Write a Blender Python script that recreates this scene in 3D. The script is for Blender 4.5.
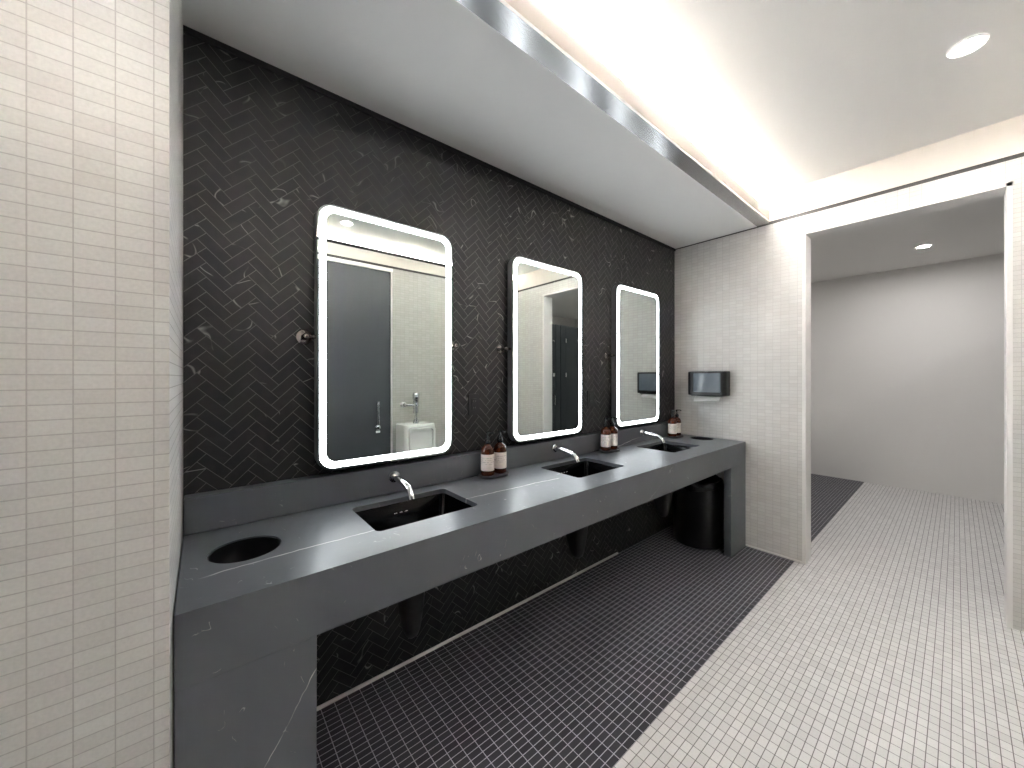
import bpy, bmesh, math, random
from mathutils import Vector, Matrix
random.seed(7)
sc = bpy.context.scene
for o in list(bpy.data.objects):
    bpy.data.objects.remove(o)
COL = sc.collection
PI = math.pi

# ------------------------------------------------------------------ camera, exposure, world
cam_d = bpy.data.cameras.new('camera')
cam_d.sensor_fit = 'HORIZONTAL'; cam_d.sensor_width = 36.0
cam_d.lens = 371.0 / 1024 * 36.0
cam_d.shift_y = -7.0 / 1024
cam_d.clip_start = 0.02
cam = bpy.data.objects.new('camera', cam_d); COL.objects.link(cam)
cam.location = (-3.448, -1.721, 1.394)
cam.rotation_euler = (PI / 2, 0, math.radians(50.18 - 90))
sc.camera = cam
sc.view_settings.view_transform = 'Standard'
sc.view_settings.look = 'None'
sc.view_settings.exposure = 2.8
sc.view_settings.gamma = 1.0
sc.view_settings.use_curve_mapping = False
w = bpy.data.worlds.new('world'); sc.world = w; w.use_nodes = True
w.node_tree.nodes['Background'].inputs[0].default_value = (0.9, 0.95, 1, 1)
w.node_tree.nodes['Background'].inputs[1].default_value = 0.02
COVE = 72.0        # cove LED strength
BAND = 3.0         # mirror LED band strength
DOWN = 22.0       # downlight lens strength
DOWN2 = 110.0      # downlights added to brighten the room beyond the doorway

# ------------------------------------------------------------------ key dimensions
H = 0.861          # counter top
D = 0.603          # counter depth
XL = -3.50         # counter's left end
ZS = 2.61          # soffit
ZC = 2.83          # tray ceiling
YF = -2.44         # wall opposite
YE = -0.775        # soffit edge
XFAR = -5.2
SINK_X = (-2.775, -1.712, -0.690)
MIR_X = (-2.782, -1.755, -0.728)

# ------------------------------------------------------------------ material helpers
def rgb(h):
    h = h.lstrip('#')
    c = [int(h[i:i + 2], 16) / 255 for i in (0, 2, 4)]
    return tuple((x / 12.92 if x <= 0.04045 else ((x + 0.055) / 1.055) ** 2.4) for x in c) + (1,)

class NT:
    def __init__(s, name):
        s.m = bpy.data.materials.new(name); s.m.use_nodes = True
        s.t = s.m.node_tree; s.b = s.t.nodes['Principled BSDF']
    def n(s, typ, **kw):
        x = s.t.nodes.new(typ)
        for k, v in kw.items(): setattr(x, k, v)
        return x
    def l(s, a, b): s.t.links.new(a, b)
    def val(s, sock, v):
        if hasattr(v, 'is_output') or isinstance(v, bpy.types.NodeSocket): s.l(v, sock)
        else: sock.default_value = v
    def math(s, op, a, b=None, c=None, clamp=False):
        x = s.n('ShaderNodeMath', operation=op); x.use_clamp = clamp
        s.val(x.inputs[0], a)
        if b is not None: s.val(x.inputs[1], b)
        if c is not None: s.val(x.inputs[2], c)
        return x.outputs[0]
    def ramp(s, v, lo, hi, a=0.0, b=1.0):
        x = s.n('ShaderNodeMapRange'); x.clamp = True
        s.val(x.inputs[0], v); s.val(x.inputs[1], lo); s.val(x.inputs[2], hi)
        s.val(x.inputs[3], a); s.val(x.inputs[4], b)
        return x.outputs[0]
    def mix(s, f, a, b):
        x = s.n('ShaderNodeMix', data_type='RGBA')
        s.val(x.inputs[0], f); s.val(x.inputs[6], a); s.val(x.inputs[7], b)
        return x.outputs[2]
    def noise(s, vec, scale, detail=2.0, rough=0.5, out=0, dist=0.0):
        x = s.n('ShaderNodeTexNoise'); s.l(vec, x.inputs['Vector'])
        x.inputs['Scale'].default_value = scale; x.inputs['Detail'].default_value = detail
        x.inputs['Roughness'].default_value = rough; x.inputs['Distortion'].default_value = dist
        return x.outputs[out]
    def obj(s):
        return s.n('ShaderNodeTexCoord').outputs['Object']
    def sep(s, v):
        x = s.n('ShaderNodeSeparateXYZ'); s.l(v, x.inputs[0]); return x.outputs
    def comb(s, x_, y_, z_=0.0):
        x = s.n('ShaderNodeCombineXYZ')
        s.val(x.inputs[0], x_); s.val(x.inputs[1], y_); s.val(x.inputs[2], z_)
        return x.outputs[0]
    def vadd(s, a, b):
        x = s.n('ShaderNodeVectorMath', operation='ADD'); s.val(x.inputs[0], a); s.val(x.inputs[1], b); return x.outputs[0]
    def bump(s, h, strength=0.3, dist=0.002):
        x = s.n('ShaderNodeBump'); s.l(h, x.inputs['Height'])
        x.inputs['Strength'].default_value = strength; x.inputs['Distance'].default_value = dist
        s.l(x.outputs[0], s.b.inputs['Normal'])
    def set(s, **kw):
        for k, v in kw.items(): s.val(s.b.inputs[k.replace('_', ' ')], v)
        return s.m

def simple(name, color, rough=0.5, metal=0.0, var=0.06, scale=30.0, rvar=0.0, **kw):
    """plain material with a slight procedural mottling"""
    t = NT(name); c = rgb(color) if isinstance(color, str) else color
    o = t.obj(); nz = t.noise(o, scale, 3.0)
    dark = tuple(x * (1 - var) for x in c[:3]) + (1,); lite = tuple(min(1, x * (1 + var)) for x in c[:3]) + (1,)
    t.l(t.mix(nz, dark, lite), t.b.inputs['Base Color'])
    t.b.inputs['Metallic'].default_value = metal
    if rvar: t.l(t.ramp(nz, 0.3, 0.7, rough - rvar, rough + rvar), t.b.inputs['Roughness'])
    else: t.b.inputs['Roughness'].default_value = rough
    for k, v in kw.items(): t.val(t.b.inputs[k.replace('_', ' ')], v)
    return t.m

def emit(name, color, strength):
    t = NT(name)
    t.b.inputs['Base Color'].default_value = color
    t.b.inputs['Emission Color'].default_value = color
    t.b.inputs['Emission Strength'].default_value = strength
    return t.m

def mosaic(name, axes, c1, c2, grout, bw, bh, mortar, rough, off=(0, 0), rough_g=0.8, bmp=0.25, spec=0.5):
    """stacked little rectangular tiles; axes picks the two object axes the grid follows"""
    t = NT(name); s = t.sep(t.obj()); ia, ib = axes
    v = t.comb(t.math('SUBTRACT', s[ia], off[0]), t.math('SUBTRACT', s[ib], off[1]))
    b = t.n('ShaderNodeTexBrick'); b.offset = 0.0; b.squash = 1.0
    t.l(v, b.inputs['Vector'])
    b.inputs['Color1'].default_value = rgb(c1); b.inputs['Color2'].default_value = rgb(c2)
    b.inputs['Mortar'].default_value = rgb(grout); b.inputs['Scale'].default_value = 1.0
    b.inputs['Mortar Size'].default_value = mortar; b.inputs['Mortar Smooth'].default_value = 0.15
    b.inputs['Bias'].default_value = 0.0
    b.inputs['Brick Width'].default_value = bw; b.inputs['Row Height'].default_value = bh
    nz = t.noise(t.obj(), 160.0, 2.0)
    hs = t.n('ShaderNodeHueSaturation'); t.l(b.outputs['Color'], hs.inputs['Color'])
    t.l(t.ramp(nz, 0.2, 0.8, 0.93, 1.07), hs.inputs['Value'])
    t.l(hs.outputs[0], t.b.inputs['Base Color'])
    t.l(t.ramp(b.outputs['Fac'], 0, 1, rough, rough_g), t.b.inputs['Roughness'])
    t.b.inputs['Specular IOR Level'].default_value = spec
    t.bump(t.math('SUBTRACT', 1.0, b.outputs['Fac']), bmp, 0.001)
    return t.m

def herring_mat():
    """black marble: every tile has its own offset into the veining"""
    t = NT('black_marble_tile')
    a = t.n('ShaderNodeAttribute', attribute_name='rnd'); r = a.outputs['Fac']
    o = t.obj(); sh = t.comb(t.math('MULTIPLY', r, 37.0), t.math('MULTIPLY', r, 11.0), t.math('MULTIPLY', r, 53.0))
    p = t.vadd(o, sh)
    n1 = t.noise(p, 5.0, 1.5, 0.5, dist=0.15)
    line = t.ramp(t.math('ABSOLUTE', t.math('SUBTRACT', n1, 0.5)), 0.0, 0.007, 1.0, 0.0)
    mask = t.ramp(t.noise(p, 11.0, 1.0), 0.50, 0.58)
    r2 = t.math('FRACT', t.math('MULTIPLY', r, 17.31))
    pick = t.ramp(r2, 0.30, 0.32)
    v = t.math('MULTIPLY', t.math('MULTIPLY', line, mask), pick)
    base = t.mix(r, rgb('#232222'), rgb('#2b2a29'))
    base = t.mix(t.math('MULTIPLY', t.ramp(t.noise(p, 22.0, 4.0), 0.45, 0.8), 0.25), base, rgb('#4a4848'))
    t.l(t.mix(t.math('MULTIPLY', v, 0.6), base, rgb('#b9b5b0')), t.b.inputs['Base Color'])
    t.l(t.ramp(t.noise(p, 9.0, 2.0), 0.2, 0.8, 0.38, 0.52), t.b.inputs['Roughness'])
    t.b.inputs['Specular IOR Level'].default_value = 0.22
    return t.m

def stone_mat(name, axes, lines, flecks=True, rough=0.37):
    """dark grey stone with a few long thin white veins that run along given lines of the slab"""
    t = NT(name); o = t.obj(); s = t.sep(o); X, Y = s[axes[0]], s[axes[1]]
    wob = t.math('MULTIPLY', t.math('SUBTRACT', t.noise(o, 3.2, 3.0), 0.5), 0.05)
    wob2 = t.math('MULTIPLY', t.math('SUBTRACT', t.noise(o, 24.0, 2.0), 0.5), 0.012)
    acc = None
    brk = t.ramp(t.noise(o, 7.0, 3.0), 0.38, 0.56, 0.15, 1.0)
    for (x0, y0, x1, y1, wd, st) in lines:
        dx, dy = x1 - x0, y1 - y0; L = math.hypot(dx, dy); nx, ny = -dy / L, dx / L
        d = t.math('ADD', t.math('MULTIPLY', t.math('SUBTRACT', X, x0), nx), t.math('MULTIPLY', t.math('SUBTRACT', Y, y0), ny))
        d = t.math('ABSOLUTE', t.math('ADD', t.math('ADD', d, wob), wob2))
        along = t.math('ADD', t.math('MULTIPLY', t.math('SUBTRACT', X, x0), dx / L), t.math('MULTIPLY', t.math('SUBTRACT', Y, y0), dy / L))
        v = t.ramp(d, wd * 0.35, wd, st, 0.0)
        v = t.math('MULTIPLY', v, t.ramp(along, -0.01, 0.02)); v = t.math('MULTIPLY', v, t.ramp(along, L - 0.02, L + 0.01, 1.0, 0.0))
        v = t.math('MULTIPLY', v, brk)
        acc = v if acc is None else t.math('MAXIMUM', acc, v)
    if flecks:
        n1 = t.noise(o, 9.0, 2.0, dist=1.0)
        f = t.ramp(t.math('ABSOLUTE', t.math('SUBTRACT', n1, 0.5)), 0.0, 0.006, 0.45, 0.0)
        f = t.math('MULTIPLY', f, t.ramp(t.noise(o, 26.0, 2.0), 0.62, 0.68))
        acc = f if acc is None else t.math('MAXIMUM', acc, f)
    base = t.mix(t.noise(o, 6.0, 5.0), rgb('#505358'), rgb('#5c5f64'))
    t.l(t.mix(acc, base, rgb('#d9d7d3')), t.b.inputs['Base Color'])
    t.l(t.ramp(t.noise(o, 40.0, 3.0), 0.3, 0.7, rough - 0.012, rough + 0.012), t.b.inputs['Roughness'])
    t.b.inputs['Specular IOR Level'].default_value = 0.6
    return t.m

M = {}
M['herring'] = herring_mat()
M['grout_dark'] = simple('dark_grout', '#646160', 0.9)
M['stone_top'] = stone_mat('honed_dark_stone_top', (0, 1), [(-3.45, -0.432, -2.90, -0.418, 0.0040, 1.0), (-2.60, -0.345, -2.00, -0.375, 0.0038, 0.9), (-2.0, -0.20, -1.25, -0.33, 0.002, 0.3)])
M['stone_front'] = stone_mat('honed_dark_stone_front', (0, 2), [(-3.36, 0.36, -3.21, 0.60, 0.0018, 0.9), (-1.5, 0.70, -1.2, 0.86, 0.002, 0.3)])
M['stone_splash'] = stone_mat('honed_dark_stone_splash', (0, 2), [(-1.03, 0.868, -0.68, 0.902, 0.003, 0.7)], rough=0.30)
M['tile_x'] = mosaic('white_mosaic_side', (1, 2), '#cbc8c4', '#d3d1cd', '#b6b3af', 0.0525, 0.0265, 0.0011, 0.28, (-0.005, 0.02))
M['tile_y'] = mosaic('white_mosaic_left', (0, 2), '#cbc8c4', '#d3d1cd', '#b6b3af', 0.0525, 0.0265, 0.0011, 0.28, (-0.005, 0.02))
M['tile_front'] = mosaic('greige_mosaic_front', (0, 2), '#a9a7a1', '#b1afa9', '#989690', 0.0525, 0.0265, 0.0011, 0.3, (-0.005, 0.02))
M['floor_black'] = mosaic('black_floor_mosaic', (0, 1), '#38373c', '#424146', '#b9b7bd', 0.0525, 0.0264, 0.0015, 0.42, (-2.70, -0.5911), spec=0.18)
M['floor_white'] = mosaic('white_floor_mosaic', (0, 1), '#cac8c7', '#d7d5d4', '#767473', 0.0490, 0.0297, 0.0015, 0.45, (-2.0723, -0.934))
M['paint'] = simple('white_paint', '#e6e4e1', 0.75, var=0.01)
M['paint_warm'] = simple('warm_white_paint', '#ddd6ce', 0.75, var=0.01)
M['lip'] = simple('beige_lip_paint', '#948a82', 0.7, var=0.01)
M['soffit'] = simple('soffit_paint', '#e6e5e2', 0.8, var=0.01)
M['steel'] = simple('brushed_steel', '#b4b4b4', 0.24, 1.0, var=0.0)
M['alu'] = simple('satin_aluminium', '#e6e3df', 0.35, 0.35, var=0.02)
M['black_metal'] = simple('black_metal', '#1b1b1c', 0.45, 0.6)
M['reveal'] = simple('dark_reveal', '#1a1918', 0.8)
M['reveal_grey'] = simple('grey_reveal', '#4d4b49', 0.8)
M['chrome'] = simple('chrome', '#e2e2e4', 0.14, 1.0, var=0.01)
M['nickel'] = simple('polished_nickel', '#8c8681', 0.12, 1.0, var=0.02)
M['mirror'] = simple('mirror_glass', '#d3d9d6', 0.0, 1.0, var=0.0)
M['mirror_side'] = simple('dark_steel_side', '#8e8d90', 0.4, 0.5)
M['band'] = emit('mirror_light_band', (0.90, 0.955, 1.0, 1), BAND)
M['sink'] = simple('gloss_black_ceramic', '#040405', 0.1, Specular_IOR_Level=0.3)
M['plastic_black'] = simple('black_plastic', '#0f0f11', 0.28)
M['plastic_matte'] = simple('matte_black_plastic', '#0d0d0e', 0.5)
M['plastic_smoke'] = simple('smoked_grey_plastic', '#676e76', 0.22)
M['bag'] = simple('black_bin_liner', '#0c0c0d', 0.25)
M['paper'] = simple('white_paper_towel', '#f6f5f3', 0.85)
M['porcelain'] = simple('white_porcelain', '#e3e3df', 0.12, var=0.01)
M['door_grey'] = simple('charcoal_door_laminate', '#3c3e42', 0.42)
M['door_dark'] = simple('dark_blue_green_partition', '#262c30', 0.38)
M['pump'] = simple('black_pump_plastic', '#0e1014', 0.25)
M['tray'] = simple('slate_tray', '#3a3a3c', 0.35)
M['cove'] = emit('cove_led', (1.0, 0.99, 0.985, 1), COVE)
M['cove_far'] = emit('cove_led_far', (1.0, 0.98, 0.965, 1), COVE * 0.5)
M['down'] = emit('downlight_lens', (1.0, 0.98, 0.96, 1), DOWN)
def amber():
    t = NT('amber_glass'); o = t.obj()
    t.l(t.mix(t.noise(o, 25.0), rgb('#572410'), rgb('#763416')), t.b.inputs['Base Color'])
    return t.set(Roughness=0.06, Transmission_Weight=0.35, IOR=1.5)
M['amber'] = amber()
def label_mat():
    t = NT('cream_label'); o = t.obj(); s = t.sep(o)
    # faint unreadable grey lines of print
    band = t.math('FRACT', t.math('MULTIPLY', s[2], 95.0))
    ln = t.ramp(band, 0.62, 0.66)
    rows = t.math('MULTIPLY', t.ramp(s[2], 0.060, 0.061), t.ramp(s[2], 0.100, 0.101, 1.0, 0.0))
    g = t.math('MULTIPLY', t.math('MULTIPLY', ln, rows), t.ramp(t.noise(o, 120.0), 0.45, 0.5))
    t.l(t.mix(t.math('MULTIPLY', g, 0.5), rgb('#e6ddd6'), rgb('#6e6663')), t.b.inputs['Base Color'])
    return t.set(Roughness=0.6)
M['label'] = label_mat()

# ------------------------------------------------------------------ mesh helpers
def link(o, parent=None):
    COL.objects.link(o)
    if parent: o.parent = parent
    return o

def obj(name, bm, mats, parent=None, smooth=False, angle=35):
    me = bpy.data.meshes.new(name)
    bmesh.ops.recalc_face_normals(bm, faces=bm.faces)
    if smooth:
        lim = math.radians(angle)
        for f in bm.faces: f.smooth = True
        for e in bm.edges:
            if len(e.link_faces) == 2 and e.calc_face_angle(0) > lim: e.smooth = False
    bm.to_mesh(me); bm.free()
    for m in (mats if isinstance(mats, (list, tuple)) else [mats]): me.materials.append(m)
    return link(bpy.data.objects.new(name, me), parent)

def empty(name, loc=(0, 0, 0)):
    o = bpy.data.objects.new(name, None); o.empty_display_size = 0.05; o.location = loc
    return link(o)

def tag(o, label, cat, group=None):
    o['label'] = label; o['category'] = cat
    if group: o['group'] = group
    return o

def struct(o):
    o['kind'] = 'structure'; return o

def B(): return bmesh.new()

def box(bm, x0, x1, y0, y1, z0, z1, bev=0.0, seg=2, mi=0):
    r = bmesh.ops.create_cube(bm, size=1.0)
    vs = r['verts']
    for v in vs:
        v.co = Vector(((x0 + x1) / 2 + v.co.x * (x1 - x0), (y0 + y1) / 2 + v.co.y * (y1 - y0), (z0 + z1) / 2 + v.co.z * (z1 - z0)))
    fs = {f for v in vs for f in v.link_faces}
    for f in fs: f.material_index = mi
    if bev:
        es = list({e for v in vs for e in v.link_edges})
        bmesh.ops.bevel(bm, geom=es, offset=bev, segments=seg, profile=0.5, affect='EDGES')
    return bm

def loft(bm, loops, cap0=True, cap1=True, closed=True):
    rings = [[bm.verts.new(p) for p in lp] for lp in loops]
    n = len(rings[0])
    for a, b in zip(rings, rings[1:]):
        for i in range(n if closed else n - 1):
            j = (i + 1) % n
            bm.faces.new((a[i], a[j], b[j], b[i]))
    if cap0: bm.faces.new(rings[0])
    if cap1: bm.faces.new(rings[-1])
    return bm

def circ(r, z, n=32, cx=0, cy=0, sx=1, sy=1):
    return [(cx + r * sx * math.cos(2 * PI * i / n), cy + r * sy * math.sin(2 * PI * i / n), z) for i in range(n)]

def lathe(bm, prof, n=32, cx=0, cy=0, cap0=True, cap1=True):
    return loft(bm, [circ(max(r, 1e-5), z, n, cx, cy) for r, z in prof], cap0, cap1)

def rr(hx, hy, r, n=6):
    """rounded rectangle outline, counter-clockwise"""
    pts = []
    r = min(r, hx, hy)
    for cx, cy, a0 in ((hx - r, hy - r, 0), (-hx + r, hy - r, 90), (-hx + r, -hy + r, 180), (hx - r, -hy + r, 270)):
        for k in range(n + 1):
            a = math.radians(a0 + 90 * k / n)
            pts.append((cx + r * math.cos(a), cy + r * math.sin(a)))
    return pts

def tube(bm, pts, rad, n=14, cap=True):
    """round tube along a polyline; rad a number or one per point"""
    pts = [Vector(p) for p in pts]; loops = []
    rads = rad if isinstance(rad, (list, tuple)) else [rad] * len(pts)
    up = None
    for i, p in enumerate(pts):
        d = (pts[min(i + 1, len(pts) - 1)] - pts[max(i - 1, 0)]).normalized()
        if up is None:
            up = Vector((0, 0, 1)) if abs(d.z) < 0.9 else Vector((1, 0, 0))
        u = d.cross(up).normalized(); v = u.cross(d).normalized(); up = v
        loops.append([p + (u * math.cos(2 * PI * k / n) + v * math.sin(2 * PI * k / n)) * rads[i] for k in range(n)])
    return loft(bm, loops, cap, cap)

def disc_y(bm, prof, cx, cz, n=28):
    """lathe about an axis along -y: prof = (radius, y)"""
    return loft(bm, [[(cx + max(r, 1e-5) * math.cos(2 * PI * k / n), y, cz + max(r, 1e-5) * math.sin(2 * PI * k / n)) for k in range(n)] for r, y in prof])

def sphere(bm, c, r, n=16):
    bmesh.ops.create_uvsphere(bm, u_segments=n, v_segments=n // 2, radius=r, matrix=Matrix.Translation(Vector(c)))
    return bm

def plate(bm, hx, hz, r, y0, y1, n=8, cz=0.0, cx=0.0):
    o = rr(hx, hz, r, n)
    return loft(bm, [[(cx + a, y0, cz + b) for a, b in o], [(cx + a, y1, cz + b) for a, b in o]])

def copy_thing(root, loc, name=None):
    c = root.copy(); COL.objects.link(c); c.location = loc
    for ch in list(root.children):
        d = ch.copy(); COL.objects.link(d); d.parent = c
        for g in list(ch.children):
            e = g.copy(); COL.objects.link(e); e.parent = d
    return c

# ------------------------------------------------------------------ SETTING
# floor: black mosaic along the vanity, white mosaic beyond
bm = B()
def quad(bm, pts, mi=0):
    f = bm.faces.new([bm.verts.new(p) for p in pts]); f.material_index = mi
box(bm, XFAR, 3.3, -0.934, 0.0, -0.1, 0.0, mi=0)
box(bm, XFAR, 3.3, -4.2, -0.934, -0.1, 0.0, mi=1)
struct(obj('floor', bm, [M['floor_black'], M['floor_white']]))

# back wall: herringbone of single tiles on a grout bed, in one mesh
W_, L_ = 0.0372, 0.1045; g = 0.0011
bm = B(); lay = bm.faces.layers.float.new('rnd')
x0w, x1w, z0w, z1w = XL, 0.0, 0.0, ZS
ox, oz = -3.216, 1.099
s2 = math.sqrt(0.5)
def rot(px, py): return (ox + (px - py) * s2, oz + (px + py) * s2)
for i in range(-90, 60):
    for j in range(-12, 40):
        bx, by = i * W_ + j * L_, i * W_ - j * L_
        for (ax, ay, sx, sy) in ((0, 0, L_, W_), (L_, W_ - L_, W_, L_)):
            ax += bx; ay += by
            cs = [rot(ax + g, ay + g), rot(ax + sx - g, ay + g), rot(ax + sx - g, ay + sy - g), rot(ax + g, ay + sy - g)]
            if max(c[0] for c in cs) < x0w or min(c[0] for c in cs) > x1w or max(c[1] for c in cs) < z0w or min(c[1] for c in cs) > z1w: continue
            f = bm.faces.new([bm.verts.new((c[0], -0.001, c[1])) for c in cs]); f[lay] = random.random()
            tl = random.uniform(-0.00025, 0.00025)
            for k, v in enumerate(f.verts): v.co.y += tl * (1 if k < 2 else -1)
for co, no in (((x0w, 0, 0), (-1, 0, 0)), ((x1w, 0, 0), (1, 0, 0)), ((0, 0, z0w), (0, 0, -1)), ((0, 0, z1w), (0, 0, 1))):
    bmesh.ops.bisect_plane(bm, geom=bm.verts[:] + bm.edges[:] + bm.faces[:], plane_co=co, plane_no=no, clear_outer=True)
box(bm, x0w, x1w, 0.0, 0.12, z0w, z1w, mi=1)
for f in bm.faces:
    if f.calc_center_median().y < -0.0005 and f.normal.y > 0: f.normal_flip()
me = bpy.data.meshes.new('wall_back'); bm.to_mesh(me); bm.free()
me.materials.append(M['herring']); me.materials.append(M['grout_dark'])
struct(link(bpy.data.objects.new('wall_back', me)))

# right wall with doorway (opening y -1.918 .. -0.98, head 2.476)
DY0, DY1, DZ = -1.918, -0.98, 2.476
bm = B()
box(bm, 0, 0.15, DY1, 0.0, 0, 2.60)
box(bm, 0, 0.15, -4.2, DY0, 0, 2.60)
box(bm, 0, 0.15, DY0, DY1, DZ, 2.60)
struct(obj('wall_right', bm, M['tile_x']))
bm = B(); box(bm, 0.004, 0.15, -4.2, 0.0, 2.60, 2.625); box(bm, XFAR, 0.0, YF - 0.05, YF - 0.004, 2.60, 2.625)
struct(obj('trim_3', bm, M['reveal_grey']))
bm = B(); box(bm, -0.0, 0.15, -4.2, 0.0, 2.625, ZC); box(bm, XFAR, 0.0, YF - 0.30, YF, 2.625, 2.765); box(bm, XFAR, 0.0, YF - 0.32, YF - 0.30, 2.625, ZC)
struct(obj('trim_4', bm, M['paint_warm']))
# doorway lining
bm = B()
box(bm, -0.004, 0.154, DY0 - 0.001, DY0 + 0.02, 0, DZ); box(bm, -0.004, 0.154, DY1 - 0.02, DY1 + 0.001, 0, DZ)
box(bm, -0.004, 0.154, DY0, DY1, DZ - 0.02, DZ + 0.001)
struct(obj('door_1', bm, M['paint']))
# white cove base along the right wall
bm = B(); box(bm, -0.008, 0.0, DY1, -D, 0, 0.016, 0.003)
struct(obj('baseboard_right', bm, M['paint']))
bm = B(); loft(bm, [[(x, -0.0015, 0.0), (x, -0.0125, 0.0), (x, -0.012, 0.003), (x, -0.005, 0.0105), (x, -0.0015, 0.011)] for x in (XL + 0.29, -0.93)])
struct(obj('baseboard_back', bm, M['alu']))
# wall opposite
bm = B(); box(bm, XFAR, -1.822, YF - 0.15, YF - 0.05, 2.0, 2.60); box(bm, -1.822, 0, YF - 0.15, YF, 0, 2.60)
struct(obj('wall_front', bm, M['tile_front']))
# left: white tiled pier the vanity alcove ends at, and the far end wall
bm = B(); box(bm, XFAR, XL, -0.70, 0.12, 0, ZS)
struct(obj('wall_left', bm, M['tile_y']))
bm = B(); box(bm, XFAR - 0.12, XFAR, -4.2, 0.12, 0, ZC)
struct(obj('wall_left.001', bm, M['paint']))
# tray ceiling, soffit, lip
bm = B(); box(bm, XFAR, 0.15, YF - 0.32, -0.5, ZC, ZC + 0.08)
struct(obj('ceiling', bm, M['paint']))
bm = B(); box(bm, XFAR, -0.001, -0.685, 0.12, ZS, ZS + 0.03); box(bm, XFAR, -0.001, -0.52, -0.50, ZS + 0.03, ZC)
struct(obj('soffit', bm, M['soffit']))
bm = B(); box(bm, XFAR, -0.001, YE + 0.004, YE + 0.02, ZS + 0.012, ZS + 0.10)
struct(obj('trim_2', bm, M['lip']))
bm = B(); box(bm, XFAR, -0.001, YE, -0.687, ZS - 0.002, ZS + 0.012)
struct(obj('trim_1', bm, M['steel']))
bm = B(); box(bm, XL, -0.001, -0.012, -0.001, 2.588, ZS - 0.001)
struct(obj('trim_5', bm, M['reveal']))
# room beyond the doorway
bm = B(); box(bm, 0.15, 3.3, -4.3, -4.2, 0, 2.75); box(bm, 3.3, 3.4, -4.3, 0.1, 0, 2.75); box(bm, 0.15, 3.3, 0.0, 0.1, 0, 2.75)
struct(obj('wall_right.001', bm, M['paint']))
bm = B(); box(bm, 0.15, 3.4, -4.3, 0.1, 2.75, 2.83)
struct(obj('ceiling.001', bm, M['paint']))

# ------------------------------------------------------------------ LIGHTS the room has, and downlights added for brightness
bm = B()
quad(bm, [(XFAR + 0.02, -0.715, ZS + 0.035), (-0.02, -0.715, ZS + 0.035), (-0.02, -0.690, ZS + 0.038), (XFAR + 0.02, -0.690, ZS + 0.038)])
bmesh.ops.solidify(bm, geom=bm.faces[:], thickness=0.004)
c = obj('cove_light', bm, M['cove'])
tag(c, 'linear light strip hidden behind the soffit lip washing the ceiling', 'light')

bm = B()
quad(bm, [(XFAR + 0.02, -2.55, 2.775), (-0.02, -2.55, 2.775), (-0.02, -2.53, 2.775), (XFAR + 0.02, -2.53, 2.775)])
bmesh.ops.solidify(bm, geom=bm.faces[:], thickness=0.004)
c = obj('cove_light', bm, M['cove_far'])
tag(c, 'linear light strip on the ledge above the charcoal stall doors', 'light')
M['down2'] = emit('added_downlight_lens_beyond', (1.0, 0.98, 0.96, 1), DOWN2)  # for the downlights added beyond the doorway
M['down3'] = emit('added_downlight_lens_doorway', (1.0, 0.98, 0.96, 1), DOWN * 3)  # for the downlight added to lift the right end of the room
dl = empty('downlight', (-2.415, -2.063, ZC))
bm = B(); lathe(bm, [(0.040, -0.001), (0.055, -0.006), (0.060, -0.0005)], 32, cap0=False, cap1=False); obj('trim_ring', bm, M['paint'], dl, True)
bm = B(); lathe(bm, [(0.041, -0.0005), (0.041, -0.003)], 32); obj('lens', bm, M['down'], dl)
tag(dl, 'small round recessed downlight in the white ceiling, mirrored in the nearest mirror', 'downlight', 'recessed downlights')
tag(copy_thing(dl, (-3.7, -1.911, ZC)), 'added round recessed downlight, unseen, in the ceiling behind the camera', 'downlight', 'recessed downlights')  # unseen downlight added for overall room light
for p, lb in (((-0.9, -1.75, ZC), 'added round recessed downlight in the ceiling near the doorway'), ((1.0, -1.5, 2.75), 'added round recessed downlight beyond the doorway, nearest the doorway'), ((2.3, -1.5, 2.75), 'added round recessed downlight deep in the room beyond the doorway'),
              ((1.0, -3.3, 2.75), 'added round recessed downlight behind the dark partitions')):  # all of these downlights are added to brighten the doorway end and beyond
    c = copy_thing(dl, p); tag(c, lb, 'downlight', 'recessed downlights')
    for ch in c.children:
        if ch.name.startswith('lens'):
            ch.data = ch.data.copy(); ch.data.materials[0] = M['down3'] if p[0] < 0 else M['down2']

# ------------------------------------------------------------------ VANITY
van = empty('vanity_counter', (0, 0, 0))
tag(van, 'long dark grey stone vanity counter with waterfall legs along the black wall', 'vanity counter')
cu = bpy.data.curves.new('countertop', 'CURVE'); cu.dimensions = '2D'; cu.fill_mode = 'BOTH'
def spline(pts):
    s = cu.splines.new('POLY'); s.points.add(len(pts) - 1)
    for p, q in zip(s.points, pts): p.co = (q[0], q[1], 0, 1)
    s.use_cyclic_u = True
spline([(XL + 0.003, -D), (-0.003, -D), (-0.003, -0.004), (XL + 0.003, -0.004)])
SHX, SHY, SCY = 0.213, 0.150, -0.297
for sx in SINK_X: spline([(sx + a, SCY + b) for a, b in rr(SHX, SHY, 0.022)])
HOLES = ((-3.345, -0.305), (-0.115, -0.300)); HR = 0.094
for hx, hy in HOLES: spline([(hx + HR * math.cos(2 * PI * k / 40), hy + HR * math.sin(2 * PI * k / 40)) for k in range(40)])
cu.extrude = 0.010
tmp = bpy.data.objects.new('tmp', cu); COL.objects.link(tmp)
dg = bpy.context.evaluated_depsgraph_get()
me = bpy.data.meshes.new_from_object(tmp.evaluated_get(dg)); bpy.data.objects.remove(tmp)
me.name = 'countertop'
me.transform(Matrix.Translation((0, 0, H - 0.010)))
me.materials.clear(); me.materials.append(M['stone_top'])
for p in me.polygons: p.use_smooth = False
link(bpy.data.objects.new('countertop', me), van)
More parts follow.
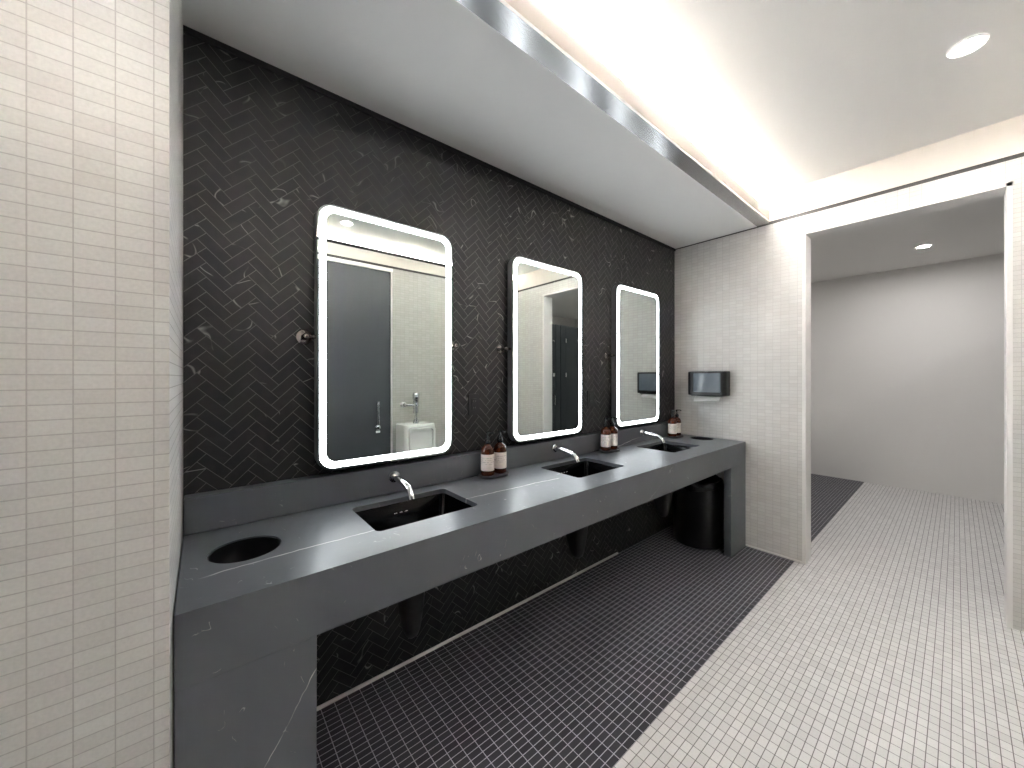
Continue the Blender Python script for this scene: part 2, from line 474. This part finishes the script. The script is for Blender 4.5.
bm = B(); box(bm, XL + 0.003, -0.003, -D, -D + 0.02, 0.690, H - 0.020); obj('apron', bm, M['stone_front'], van)
for a, b in ((XL + 0.003, -3.209), (-0.312, -0.003)):
    bm = B(); box(bm, a, b, -D, -D + 0.05, 0.0, 0.689, 0.0012); obj('leg', bm, M['stone_front'], van)
bm = B(); box(bm, XL + 0.003, -0.003, -0.065, -0.004, H, 0.985, 0.004, 3); obj('backsplash', bm, M['stone_splash'], van)
for hx, hy in HOLES:
    bm = B(); n = 40
    loft(bm, [circ(HR - 0.0005, H - 0.004, n, hx, hy), circ(HR - 0.003, H - 0.004, n, hx, hy), circ(HR - 0.006, H - 0.10, n, hx, hy), circ(HR - 0.0005, H - 0.10, n, hx, hy), circ(HR - 0.0005, H - 0.004, n, hx, hy)], False, False)
    obj('waste_chute', bm, M['plastic_black'], van, True)

# sinks
sk = empty('sink', (SINK_X[0], SCY, H - 0.0205))
bm = B()
def rl(hx, hy, r, z, cy=0.0): return [(a, cy + b, z) for a, b in rr(hx, hy, r)]
loft(bm, [rl(SHX + 0.022, SHY + 0.022, 0.04, 0.0), rl(SHX + 0.003, SHY + 0.003, 0.024, 0.0), rl(SHX + 0.001, SHY + 0.001, 0.024, -0.004), rl(SHX - 0.008, SHY - 0.008, 0.03, -0.105),
          rl(SHX - 0.016, SHY - 0.016, 0.035, -0.125), rl(SHX - 0.035, SHY - 0.035, 0.04, -0.134), rl(0.03, 0.03, 0.03, -0.140),
          rl(0.03, 0.03, 0.03, -0.148), rl(SHX - 0.03, SHY - 0.03, 0.04, -0.144), rl(SHX + 0.004, SHY + 0.004, 0.035, -0.115), rl(SHX + 0.012, SHY + 0.012, 0.03, -0.012), rl(SHX + 0.022, SHY + 0.022, 0.04, -0.012), rl(SHX + 0.022, SHY + 0.022, 0.04, 0.0)], False, False)
obj('basin', bm, M['sink'], sk, True, 50)
bm = B(); lathe(bm, [(0.0225, -0.1405), (0.0225, -0.1375), (0.018, -0.1365), (0.014, -0.139), (0.004, -0.1395)], 24); obj('drain', bm, M['chrome'], sk, True)
for k in (-1, 0, 1):
    bm = B(); y0 = SHY - 0.003
    bmesh.ops.create_uvsphere(bm, u_segments=12, v_segments=8, radius=1.0, matrix=Matrix.Translation((k * 0.024, y0, -0.045)) @ Matrix.Diagonal((0.0085, 0.003, 0.005, 1)))
    obj('overflow', bm, M['chrome'], sk, True, 90)
tag(sk, 'black undermount sink nearest the camera, under the large first mirror', 'sink', 'undermount sinks')
for x, lb in ((SINK_X[1], 'black undermount sink in the middle of the counter'), (SINK_X[2], 'black undermount sink farthest away, nearest the white tiled wall')):
    tag(copy_thing(sk, (x, SCY, H - 0.0205)), lb, 'sink', 'undermount sinks')

# faucets: wall spout out of the backsplash
fc = empty('wall_faucet', (SINK_X[0], -0.065, 0.938))
bm = B(); disc_y(bm, [(0.027, 0.0), (0.027, -0.007), (0.025, -0.011), (0.013, -0.012), (0.0125, -0.013)], 0, 0); obj('rosette', bm, M['chrome'], fc, True)
bm = B()
pts = [(0, -0.010, 0), (0, -0.05, -0.002), (0, -0.10, -0.006), (0, -0.135, -0.010), (0, -0.155, -0.015), (0, -0.172, -0.025), (0, -0.182, -0.036), (0, -0.189, -0.050)]
tube(bm, pts, 0.0132, 18); obj('spout', bm, M['chrome'], fc, True)
bm = B(); tube(bm, [(0, -0.1885, -0.049), (0, -0.1925, -0.058)], [0.0140, 0.0136], 18); obj('aerator', bm, M['chrome'], fc, True)
tag(fc, 'chrome wall spout curving down over the nearest sink', 'faucet', 'chrome wall faucets')
for x, lb in ((SINK_X[1], 'chrome wall spout curving down over the middle sink'), (SINK_X[2], 'chrome wall spout curving down over the farthest sink')):
    tag(copy_thing(fc, (x, -0.065, 0.938)), lb, 'faucet', 'chrome wall faucets')

# pipe shrouds under the sinks
ps = empty('pipe_shroud', (SINK_X[0], -0.240, 0.0))
bm = B(); loops = []
for z, hx, ya, yb, r in ((0.684, 0.050, -0.095, 0.125, 0.04), (0.56, 0.046, -0.088, 0.105, 0.04), (0.46, 0.042, -0.076, 0.078, 0.038), (0.39, 0.036, -0.064, 0.052, 0.034),
                         (0.345, 0.031, -0.056, 0.038, 0.03), (0.320, 0.025, -0.046, 0.024, 0.024), (0.308, 0.014, -0.032, 0.008, 0.013)):
    loops.append([(a, (ya + yb) / 2 + b, z) for a, b in rr(hx, (yb - ya) / 2, r)])
loft(bm, loops); obj('cover', bm, M['plastic_matte'], ps, True, 60)
bm = B(); box(bm, -0.056, 0.056, -0.110, 0.140, 0.674, 0.686, 0.004); obj('top_flange', bm, M['plastic_matte'], ps)
tag(ps, 'black tapered pipe cover hanging under the nearest sink', 'pipe cover', 'pipe covers under the counter')
for x, lb in ((SINK_X[1], 'black tapered pipe cover hanging under the middle sink'), (SINK_X[2], 'black tapered pipe cover hanging beside the waste bin under the farthest sink')):
    tag(copy_thing(ps, (x, -0.240, 0)), lb, 'pipe cover', 'pipe covers under the counter')

# ------------------------------------------------------------------ MIRRORS
mz, mhx, mhz, mr = 1.558, 0.3125, 0.549, 0.064
mi = empty('lighted_mirror', (MIR_X[0], 0, mz))
bm = B(); plate(bm, mhx, mhz, mr, -0.024, -0.0675, 10); obj('frame', bm, M['mirror_side'], mi, True)
bm = B(); plate(bm, mhx - 0.0005, mhz - 0.0005, mr, -0.0676, -0.0705, 10); obj('glass', bm, M['mirror'], mi)
bm = B()
o1 = rr(mhx - 0.009, mhz - 0.009, mr - 0.009, 10); o2 = rr(mhx - 0.034, mhz - 0.034, mr - 0.024, 10)
loft(bm, [[(a, -0.0706, b) for a, b in o1], [(a, -0.0714, b) for a, b in o1], [(a, -0.0714, b) for a, b in o2], [(a, -0.0706, b) for a, b in o2], [(a, -0.0706, b) for a, b in o1]], False, False)
obj('light_band', bm, M['band'], mi)
for s in (-1, 1):
    bx = s * (mhx + 0.034)
    bm = B(); disc_y(bm, [(0.029, -0.0015), (0.029, -0.006), (0.024, -0.010), (0.012, -0.014), (0.0085, -0.022), (0.0085, -0.046)], bx, 0.0); br = obj('pivot_bracket', bm, M['nickel'], mi, True)
    bm = B(); sphere(bm, (bx, -0.050, 0), 0.0135); obj('knob', bm, M['nickel'], br, True, 90)
    bm = B(); tube(bm, [(bx, -0.050, 0), (s * (mhx + 0.004), -0.048, 0)], 0.0052, 12); tube(bm, [(s * (mhx + 0.010), -0.048, 0), (s * (mhx - 0.001), -0.048, 0)], 0.0085, 14); obj('pivot_rod', bm, M['nickel'], br, True)
tag(mi, 'tall rounded mirror with glowing white border, largest and nearest, showing the dark door and urinal', 'mirror', 'backlit pivot mirrors')
for x, lb in ((MIR_X[1], 'tall rounded mirror with glowing white border in the middle, showing a doorway'), (MIR_X[2], 'tall rounded mirror with glowing white border nearest the white tiled wall, showing the towel dispenser')):
    tag(copy_thing(mi, (x, 0, mz)), lb, 'mirror', 'backlit pivot mirrors')

# ------------------------------------------------------------------ OUTLETS
ou = empty('power_outlet', (-2.292, -0.001, 1.242))
bm = B(); plate(bm, 0.037, 0.058, 0.004, 0, -0.006, 3); obj('cover_plate', bm, M['plastic_matte'], ou)
bm = B(); plate(bm, 0.0175, 0.034, 0.002, -0.006, -0.0085, 2)
obj('receptacle', bm, M['plastic_black'], ou)
for zz in (0.018, -0.018):
    for xx in (-0.0065, 0.0065):
        bm = B(); box(bm, xx - 0.001, xx + 0.001, -0.0088, -0.0084, zz - 0.004, zz + 0.004); obj('slot', bm, M['steel'], ou)
tag(ou, 'black wall outlet between the nearest and the middle mirror', 'outlet', 'black wall outlets')
tag(copy_thing(ou, (-1.268, -0.001, 1.238)), 'black wall outlet between the middle and the farthest mirror', 'outlet', 'black wall outlets')

# ------------------------------------------------------------------ SOAP
def tray_mesh():
    bm = B(); loops = []
    for hx, hy, z in ((0.080, 0.042, 0.0), (0.088, 0.050, 0.004), (0.090, 0.052, 0.011), (0.089, 0.051, 0.0155), (0.085, 0.047, 0.0165), (0.082, 0.044, 0.0130), (0.05, 0.02, 0.0125)):
        loops.append([(a, b, z) for a, b in rr(hx, hy, hy, 10)])
    return loft(bm, loops)
TR = ((-2.242, -0.124), (-1.205, -0.124), (-0.235, -0.122))
tr = obj('soap_tray', tray_mesh(), M['tray'], None, True, 50); tr.location = (TR[0][0], TR[0][1], H)
tag(tr, 'oval dark stone tray with two bottles between the nearest and middle sinks', 'tray', 'soap trays')
for (x, y), lb in zip(TR[1:], ('oval dark stone tray with two bottles between the middle and farthest sinks', 'oval dark stone tray with two bottles in the corner by the white tiled wall')):
    c = tr.copy(); COL.objects.link(c); c.location = (x, y, H); tag(c, lb, 'tray', 'soap trays')

bo = empty('soap_bottle', (0, 0, 0))
bm = B(); lathe(bm, [(0.030, 0.0), (0.0335, 0.002), (0.035, 0.007), (0.035, 0.118), (0.0345, 0.128), (0.031, 0.141), (0.0235, 0.152), (0.0155, 0.158), (0.0125, 0.162), (0.0125, 0.170)], 28)
obj('bottle_body', bm, M['amber'], bo, True, 50)
bm = B(); lathe(bm, [(0.0352, 0.026), (0.0356, 0.0265), (0.0356, 0.1115), (0.0352, 0.112)], 28, cap0=False, cap1=False); obj('paper_label', bm, M['label'], bo, True)
bm = B(); lathe(bm, [(0.0145, 0.164), (0.0155, 0.166), (0.0155, 0.183), (0.013, 0.187), (0.0065, 0.188), (0.0055, 0.197)], 20); pu = obj('pump', bm, M['pump'], bo, True)
bm = B(); lathe(bm, [(0.0042, 0.190), (0.0042, 0.218), (0.0085, 0.219), (0.0095, 0.225), (0.008, 0.229)], 16); obj('pump_stem', bm, M['pump'], pu, True)
bm = B(); tube(bm, [(0, 0, 0.224), (0.0, -0.018, 0.2245), (0.0, -0.030, 0.223), (0.0, -0.036, 0.217)], [0.0058, 0.0052, 0.0046, 0.004], 12); obj('pump_nozzle', bm, M['pump'], pu, True)
BZ = H + 0.0135
bo.location = (-2.283, -0.121, BZ); bo.rotation_euler = (0, 0, 0.5)
tag(bo, 'amber soap bottle with cream label, left one on the tray between the nearest sinks', 'soap bottle', 'amber pump bottles')
for (x, y, rz), lb in zip(((-2.198, -0.119, 0.2), (-1.246, -0.121, -0.3), (-1.162, -0.119, 0.6), (-0.281, -0.121, 0.1), (-0.195, -0.119, 0.8)),
        ('amber soap bottle with cream label, right one on the tray between the nearest sinks',
         'amber pump bottle, left one on the tray under the gap between middle and farthest mirrors',
         'amber pump bottle, right one on the tray under the gap between middle and farthest mirrors',
         'amber pump bottle, left one on the tray in the corner by the white wall',
         'amber pump bottle, right one on the tray in the corner by the white wall')):
    c = copy_thing(bo, (x, y, BZ)); c.rotation_euler = (0, 0, rz); tag(c, lb, 'soap bottle', 'amber pump bottles')

# ------------------------------------------------------------------ WASTE BIN
wb = empty('waste_bin', (-0.200, -0.304, 0))
bm = B(); lathe(bm, [(0.180, 0.0), (0.188, 0.006), (0.191, 0.02), (0.193, 0.50), (0.195, 0.505), (0.195, 0.515), (0.190, 0.516), (0.188, 0.02), (0.02, 0.015)], 56); obj('bin_body', bm, M['plastic_black'], wb, True, 40)
bm = B(); n = 72; loops = []
for k, (r, z, am) in enumerate(((0.184, 0.40, 0.0), (0.185, 0.505, 0.002), (0.186, 0.530, 0.005), (0.186, 0.545, 0.008), (0.192, 0.540, 0.008), (0.1995, 0.522, 0.003), (0.1985, 0.500, 0.0015), (0.1985, 0.478, 0.0015))):
    lp = []
    for i in range(n):
        a = 2 * PI * i / n
        q = math.sin(a * 5 + k) + 0.7 * math.sin(a * 11 + 2.1 * k) + 0.5 * math.sin(a * 17 - k)
        rr_ = r + am * q * 0.25
        lp.append((rr_ * math.cos(a), rr_ * math.sin(a), z + am * 1.2 * (math.sin(a * 4 + 0.6 * k) + 0.6 * math.sin(a * 9 + k)) + (0.010 * math.sin(a * 3 + 1) if k == 7 else 0)))
    loops.append(lp)
loft(bm, loops, False, False); obj('bin_liner', bm, M['bag'], wb, True, 60)
tag(wb, 'round black waste bin with folded liner on the floor under the counter end', 'waste bin')

# ------------------------------------------------------------------ TOWEL DISPENSER
td = empty('towel_dispenser', (0.0, -0.325, 1.34))
bm = B(); loops = []
def disp_outline(hb, hf, dpt, n=7):
    pts = [(0.0, -hb), (0.0, hb)]
    for k in range(n + 1):
        a = k / n * PI / 2
        pts.append((-dpt + 0.035 * (1 - math.sin(a)) , hb - (hb - hf) * (1 - math.cos(a)) * 1.0 if False else hf + (hb - hf) * math.cos(a)))
    for k in range(n, -1, -1):
        a = k / n * PI / 2
        pts.append((-dpt + 0.035 * (1 - math.sin(a)), -(hf + (hb - hf) * math.cos(a))))
    return pts
for z, s_, dp in ((-0.107, 0.97, 0.098), (-0.103, 1.0, 0.104), (-0.075, 1.0, 0.106), (0.080, 1.0, 0.106), (0.098, 1.0, 0.104), (0.103, 0.985, 0.098)):
    loops.append([(x, y, z) for x, y in disp_outline(0.160 * s_, 0.126 * s_, dp)])
loft(bm, loops); obj('housing', bm, M['plastic_black'], td, True, 40)
bm = B(); o = [(a - 0.012, b) for a, b in rr(0.112, 0.082, 0.008, 4)]
loft(bm, [[(-0.104, a, b + 0.004) for a, b in o], [(-0.1085, a, b + 0.004) for a, b in o], [(-0.110, a * 0.96, b * 0.95 + 0.004) for a, b in o]], True, True); obj('front_cover', bm, M['plastic_smoke'], td, True, 40)
bm = B(); box(bm, -0.098, -0.02, -0.125, 0.125, -0.112, -0.106, 0.002); obj('outlet_lip', bm, M['plastic_matte'], td)
tag(td, 'black paper towel dispenser with smoked cover on the white tiled wall', 'towel dispenser')
bm = B(); n = 14; top, bot = [], []
loops = []
for z, yo in ((1.231, 0.0), (1.222, -0.008), (1.208, -0.030), (1.192, -0.040), (1.184, -0.038)):
    lp = []
    for i in range(n + 1):
        f = i / n; lp.append((-0.060 + yo - 0.006 * math.sin(f * 5), -0.436 + 0.215 * f, z + (0.006 * math.sin(f * 4.2 + 0.5) if z < 1.2 else 0) ))
    loops.append(lp)
loft(bm, loops, False, False, closed=False)
bmesh.ops.solidify(bm, geom=bm.faces[:], thickness=0.004)
pt = obj('paper_towel', bm, M['paper'], None, True, 60)
tag(pt, 'white paper towel hanging out under the black dispenser', 'paper towel')

# ------------------------------------------------------------------ OPPOSITE SIDE (seen in the mirrors)
sd = empty('stall_door', (-2.30, YF, 0))
bm = B(); box(bm, -0.42, 0.452, -0.04, 0.0, 0.02, 2.555, 0.002); obj('door_panel', bm, M['door_grey'], sd)
bm = B(); tube(bm, [(0.30, 0.045, 0.886), (0.30, 0.045, 1.134)], 0.012, 14); h = obj('pull_handle', bm, M['chrome'], sd, True)
for zz in (0.91, 1.11):
    bm = B(); tube(bm, [(0.30, 0.0, zz), (0.30, 0.045, zz)], 0.006, 12); obj('handle_post', bm, M['chrome'], h, True)
bm = B(); loft(bm, [[(0.31 + r * math.cos(2 * PI * k / 24), y, 0.845 + r * math.sin(2 * PI * k / 24)) for k in range(24)] for r, y in ((0.028, 0), (0.028, 0.006), (0.02, 0.009), (0.012, 0.010), (0.011, 0.018))]); lk = obj('lock_rosette', bm, M['chrome'], sd, True)
bm = B(); box(bm, 0.288, 0.332, 0.0, 0.012, 0.790, 0.812, 0.003); obj('occupancy_indicator', bm, M['paper'], lk)
tag(sd, 'tall charcoal stall door with chrome pull, mirrored in the nearest mirror', 'door', 'charcoal stall doors')
bm = B(); box(bm, -0.42, 0.452, -0.04, 0.0, 0.02, 2.555, 0.002)
c = copy_thing(sd, (-3.19, YF, 0)); tag(c, 'charcoal stall door beside the mirrored one, behind the camera', 'door', 'charcoal stall doors')
c = copy_thing(sd, (-4.08, YF, 0)); tag(c, 'charcoal stall door farthest left, well behind the camera', 'door', 'charcoal stall doors')
bm = B(); box(bm, XFAR, -1.822, YF - 0.045, YF + 0.006, 2.558, 2.598, 0.003); box(bm, -1.846, -1.830, YF - 0.045, YF + 0.010, 0.0, 2.558, 0.002)
struct(obj('trim_6', bm, M['alu']))
bm = B(); box(bm, XFAR, -4.505, YF - 0.045, YF, 0.0, 2.555); struct(obj('wall_front.001', bm, M['door_grey']))

ur = empty('urinal', (-1.600, YF, 0))
bm = B(); loops = []
for z, hx, dp in ((0.30, 0.10, 0.15), (0.36, 0.155, 0.25), (0.45, 0.178, 0.30), (0.56, 0.186, 0.30), (0.60, 0.186, 0.275), (0.66, 0.186, 0.25), (0.84, 0.186, 0.24), (0.868, 0.183, 0.235), (0.874, 0.176, 0.228)):
    o = rr(hx, dp, 0.045 if dp > 0.1 else 0.03); loops.append([(a, max(b, 0.0), z) for a, b in o])
loft(bm, loops)
bmesh.ops.remove_doubles(bm, verts=bm.verts, dist=1e-5)
obj('urinal_body', bm, M['porcelain'], ur, True, 40)
bm = B(); loops = []
# recessed bowl: lining set into the front, rim standing proud
o_ = rr(0.150, 0.150, 0.03, 6); i_ = rr(0.128, 0.128, 0.03, 6)
loft(bm, [[(a, 0.238, 0.695 + b) for a, b in o_], [(a, 0.290, 0.695 + b) for a, b in o_], [(a, 0.292, 0.695 + b) for a, b in i_], [(a, 0.243, 0.695 + b) for a, b in i_]], False, True)
obj('bowl_rim', bm, M['porcelain'], ur, True, 40)
tag(ur, 'white wall-hung urinal mirrored in the nearest mirror', 'urinal')
fv = empty('flush_valve', (-1.600, YF, 0))
bm = B(); lathe(bm, [(0.020, 0.985), (0.028, 0.99), (0.028, 1.06), (0.034, 1.065), (0.034, 1.10), (0.032, 1.14), (0.037, 1.15), (0.037, 1.205), (0.030, 1.216), (0.01, 1.219)], 20, cy=0.11); bd = obj('valve_body', bm, M['chrome'], fv, True)
bm = B(); box(bm, -0.010, 0.010, 0.137, 0.144, 1.160, 1.200, 0.002); obj('sensor_window', bm, M['plastic_black'], bd)
bm = B(); lathe(bm, [(0.013, 0.93), (0.013, 0.99)], 16, cy=0.11); obj('flush_tube', bm, M['chrome'], fv, True)
bm = B(); lathe(bm, [(0.034, 0.872), (0.034, 0.882), (0.026, 0.905), (0.018, 0.925), (0.015, 0.935)], 20, cy=0.11); obj('spud_flange', bm, M['chrome'], fv, True)
bm = B(); tube(bm, [(-0.105, 0.05, 1.08), (-0.105, 0.09, 1.08), (-0.098, 0.105, 1.08), (-0.085, 0.11, 1.08), (-0.015, 0.11, 1.08)], 0.014, 14); obj('supply_pipe', bm, M['chrome'], fv, True)
bm = B(); loft(bm, [[(-0.105 + r * math.cos(2 * PI * k / 24), y, 1.08 + r * math.sin(2 * PI * k / 24)) for k in range(24)] for r, y in ((0.032, 0), (0.032, 0.008), (0.022, 0.014), (0.020, 0.055))]); obj('wall_flange', bm, M['chrome'], fv, True)
tag(fv, 'chrome sensor flush valve above the urinal', 'flush valve')
bm = B(); box(bm, -4.8, -0.12, YF - 0.001, YF + 0.006, 2.742, 2.772, 0.002)
so = obj('slot_diffuser', bm, M['reveal']); tag(so, 'long black linear air slot above the stall door and urinal', 'air slot')

# stalls seen through the doorway
for k in range(3):
    st = empty('toilet_partition', (0.62 + k * 0.92, -2.60, 0))
    bm = B(); box(bm, -0.455, -0.335, -0.03, 0.0, 0.10, 2.25, 0.003); box(bm, 0.345, 0.455, -0.03, 0.0, 0.10, 2.25, 0.003); obj('pilaster', bm, M['door_dark'], st)
    bm = B(); box(bm, -0.330, 0.340, -0.028, -0.003, 0.15, 2.245, 0.003); dr = obj('partition_door', bm, M['door_dark'], st)
    bm = B(); tube(bm, [(0.28, 0.0, 1.98), (0.28, 0.03, 1.98), (0.28, 0.034, 1.955)], [0.022, 0.008, 0.006], 12); obj('coat_hook', bm, M['chrome'], dr, True)
    bm = B(); box(bm, 0.26, 0.31, 0.0, 0.018, 1.40, 1.46, 0.004); obj('latch', bm, M['chrome'], dr)
    bm = B(); tube(bm, [(0.29, -0.003, 0.94), (0.29, 0.035, 0.94), (0.29, 0.035, 1.10), (0.29, -0.003, 1.10)], 0.007, 10); obj('pull_handle', bm, M['chrome'], dr, True)
    for zz in (0.5, 1.43, 2.0):
        bm = B(); box(bm, -0.345, -0.32, -0.001, 0.008, zz - 0.035, zz + 0.035, 0.002); obj('hinge', bm, M['chrome'], dr)
    tag(st, ('dark toilet partition door with chrome latch, first one past the doorway in the middle mirror',
             'dark toilet partition door, second one past the doorway',
             'dark toilet partition door at the far end of the room past the doorway')[k], 'toilet partition', 'dark toilet partitions')
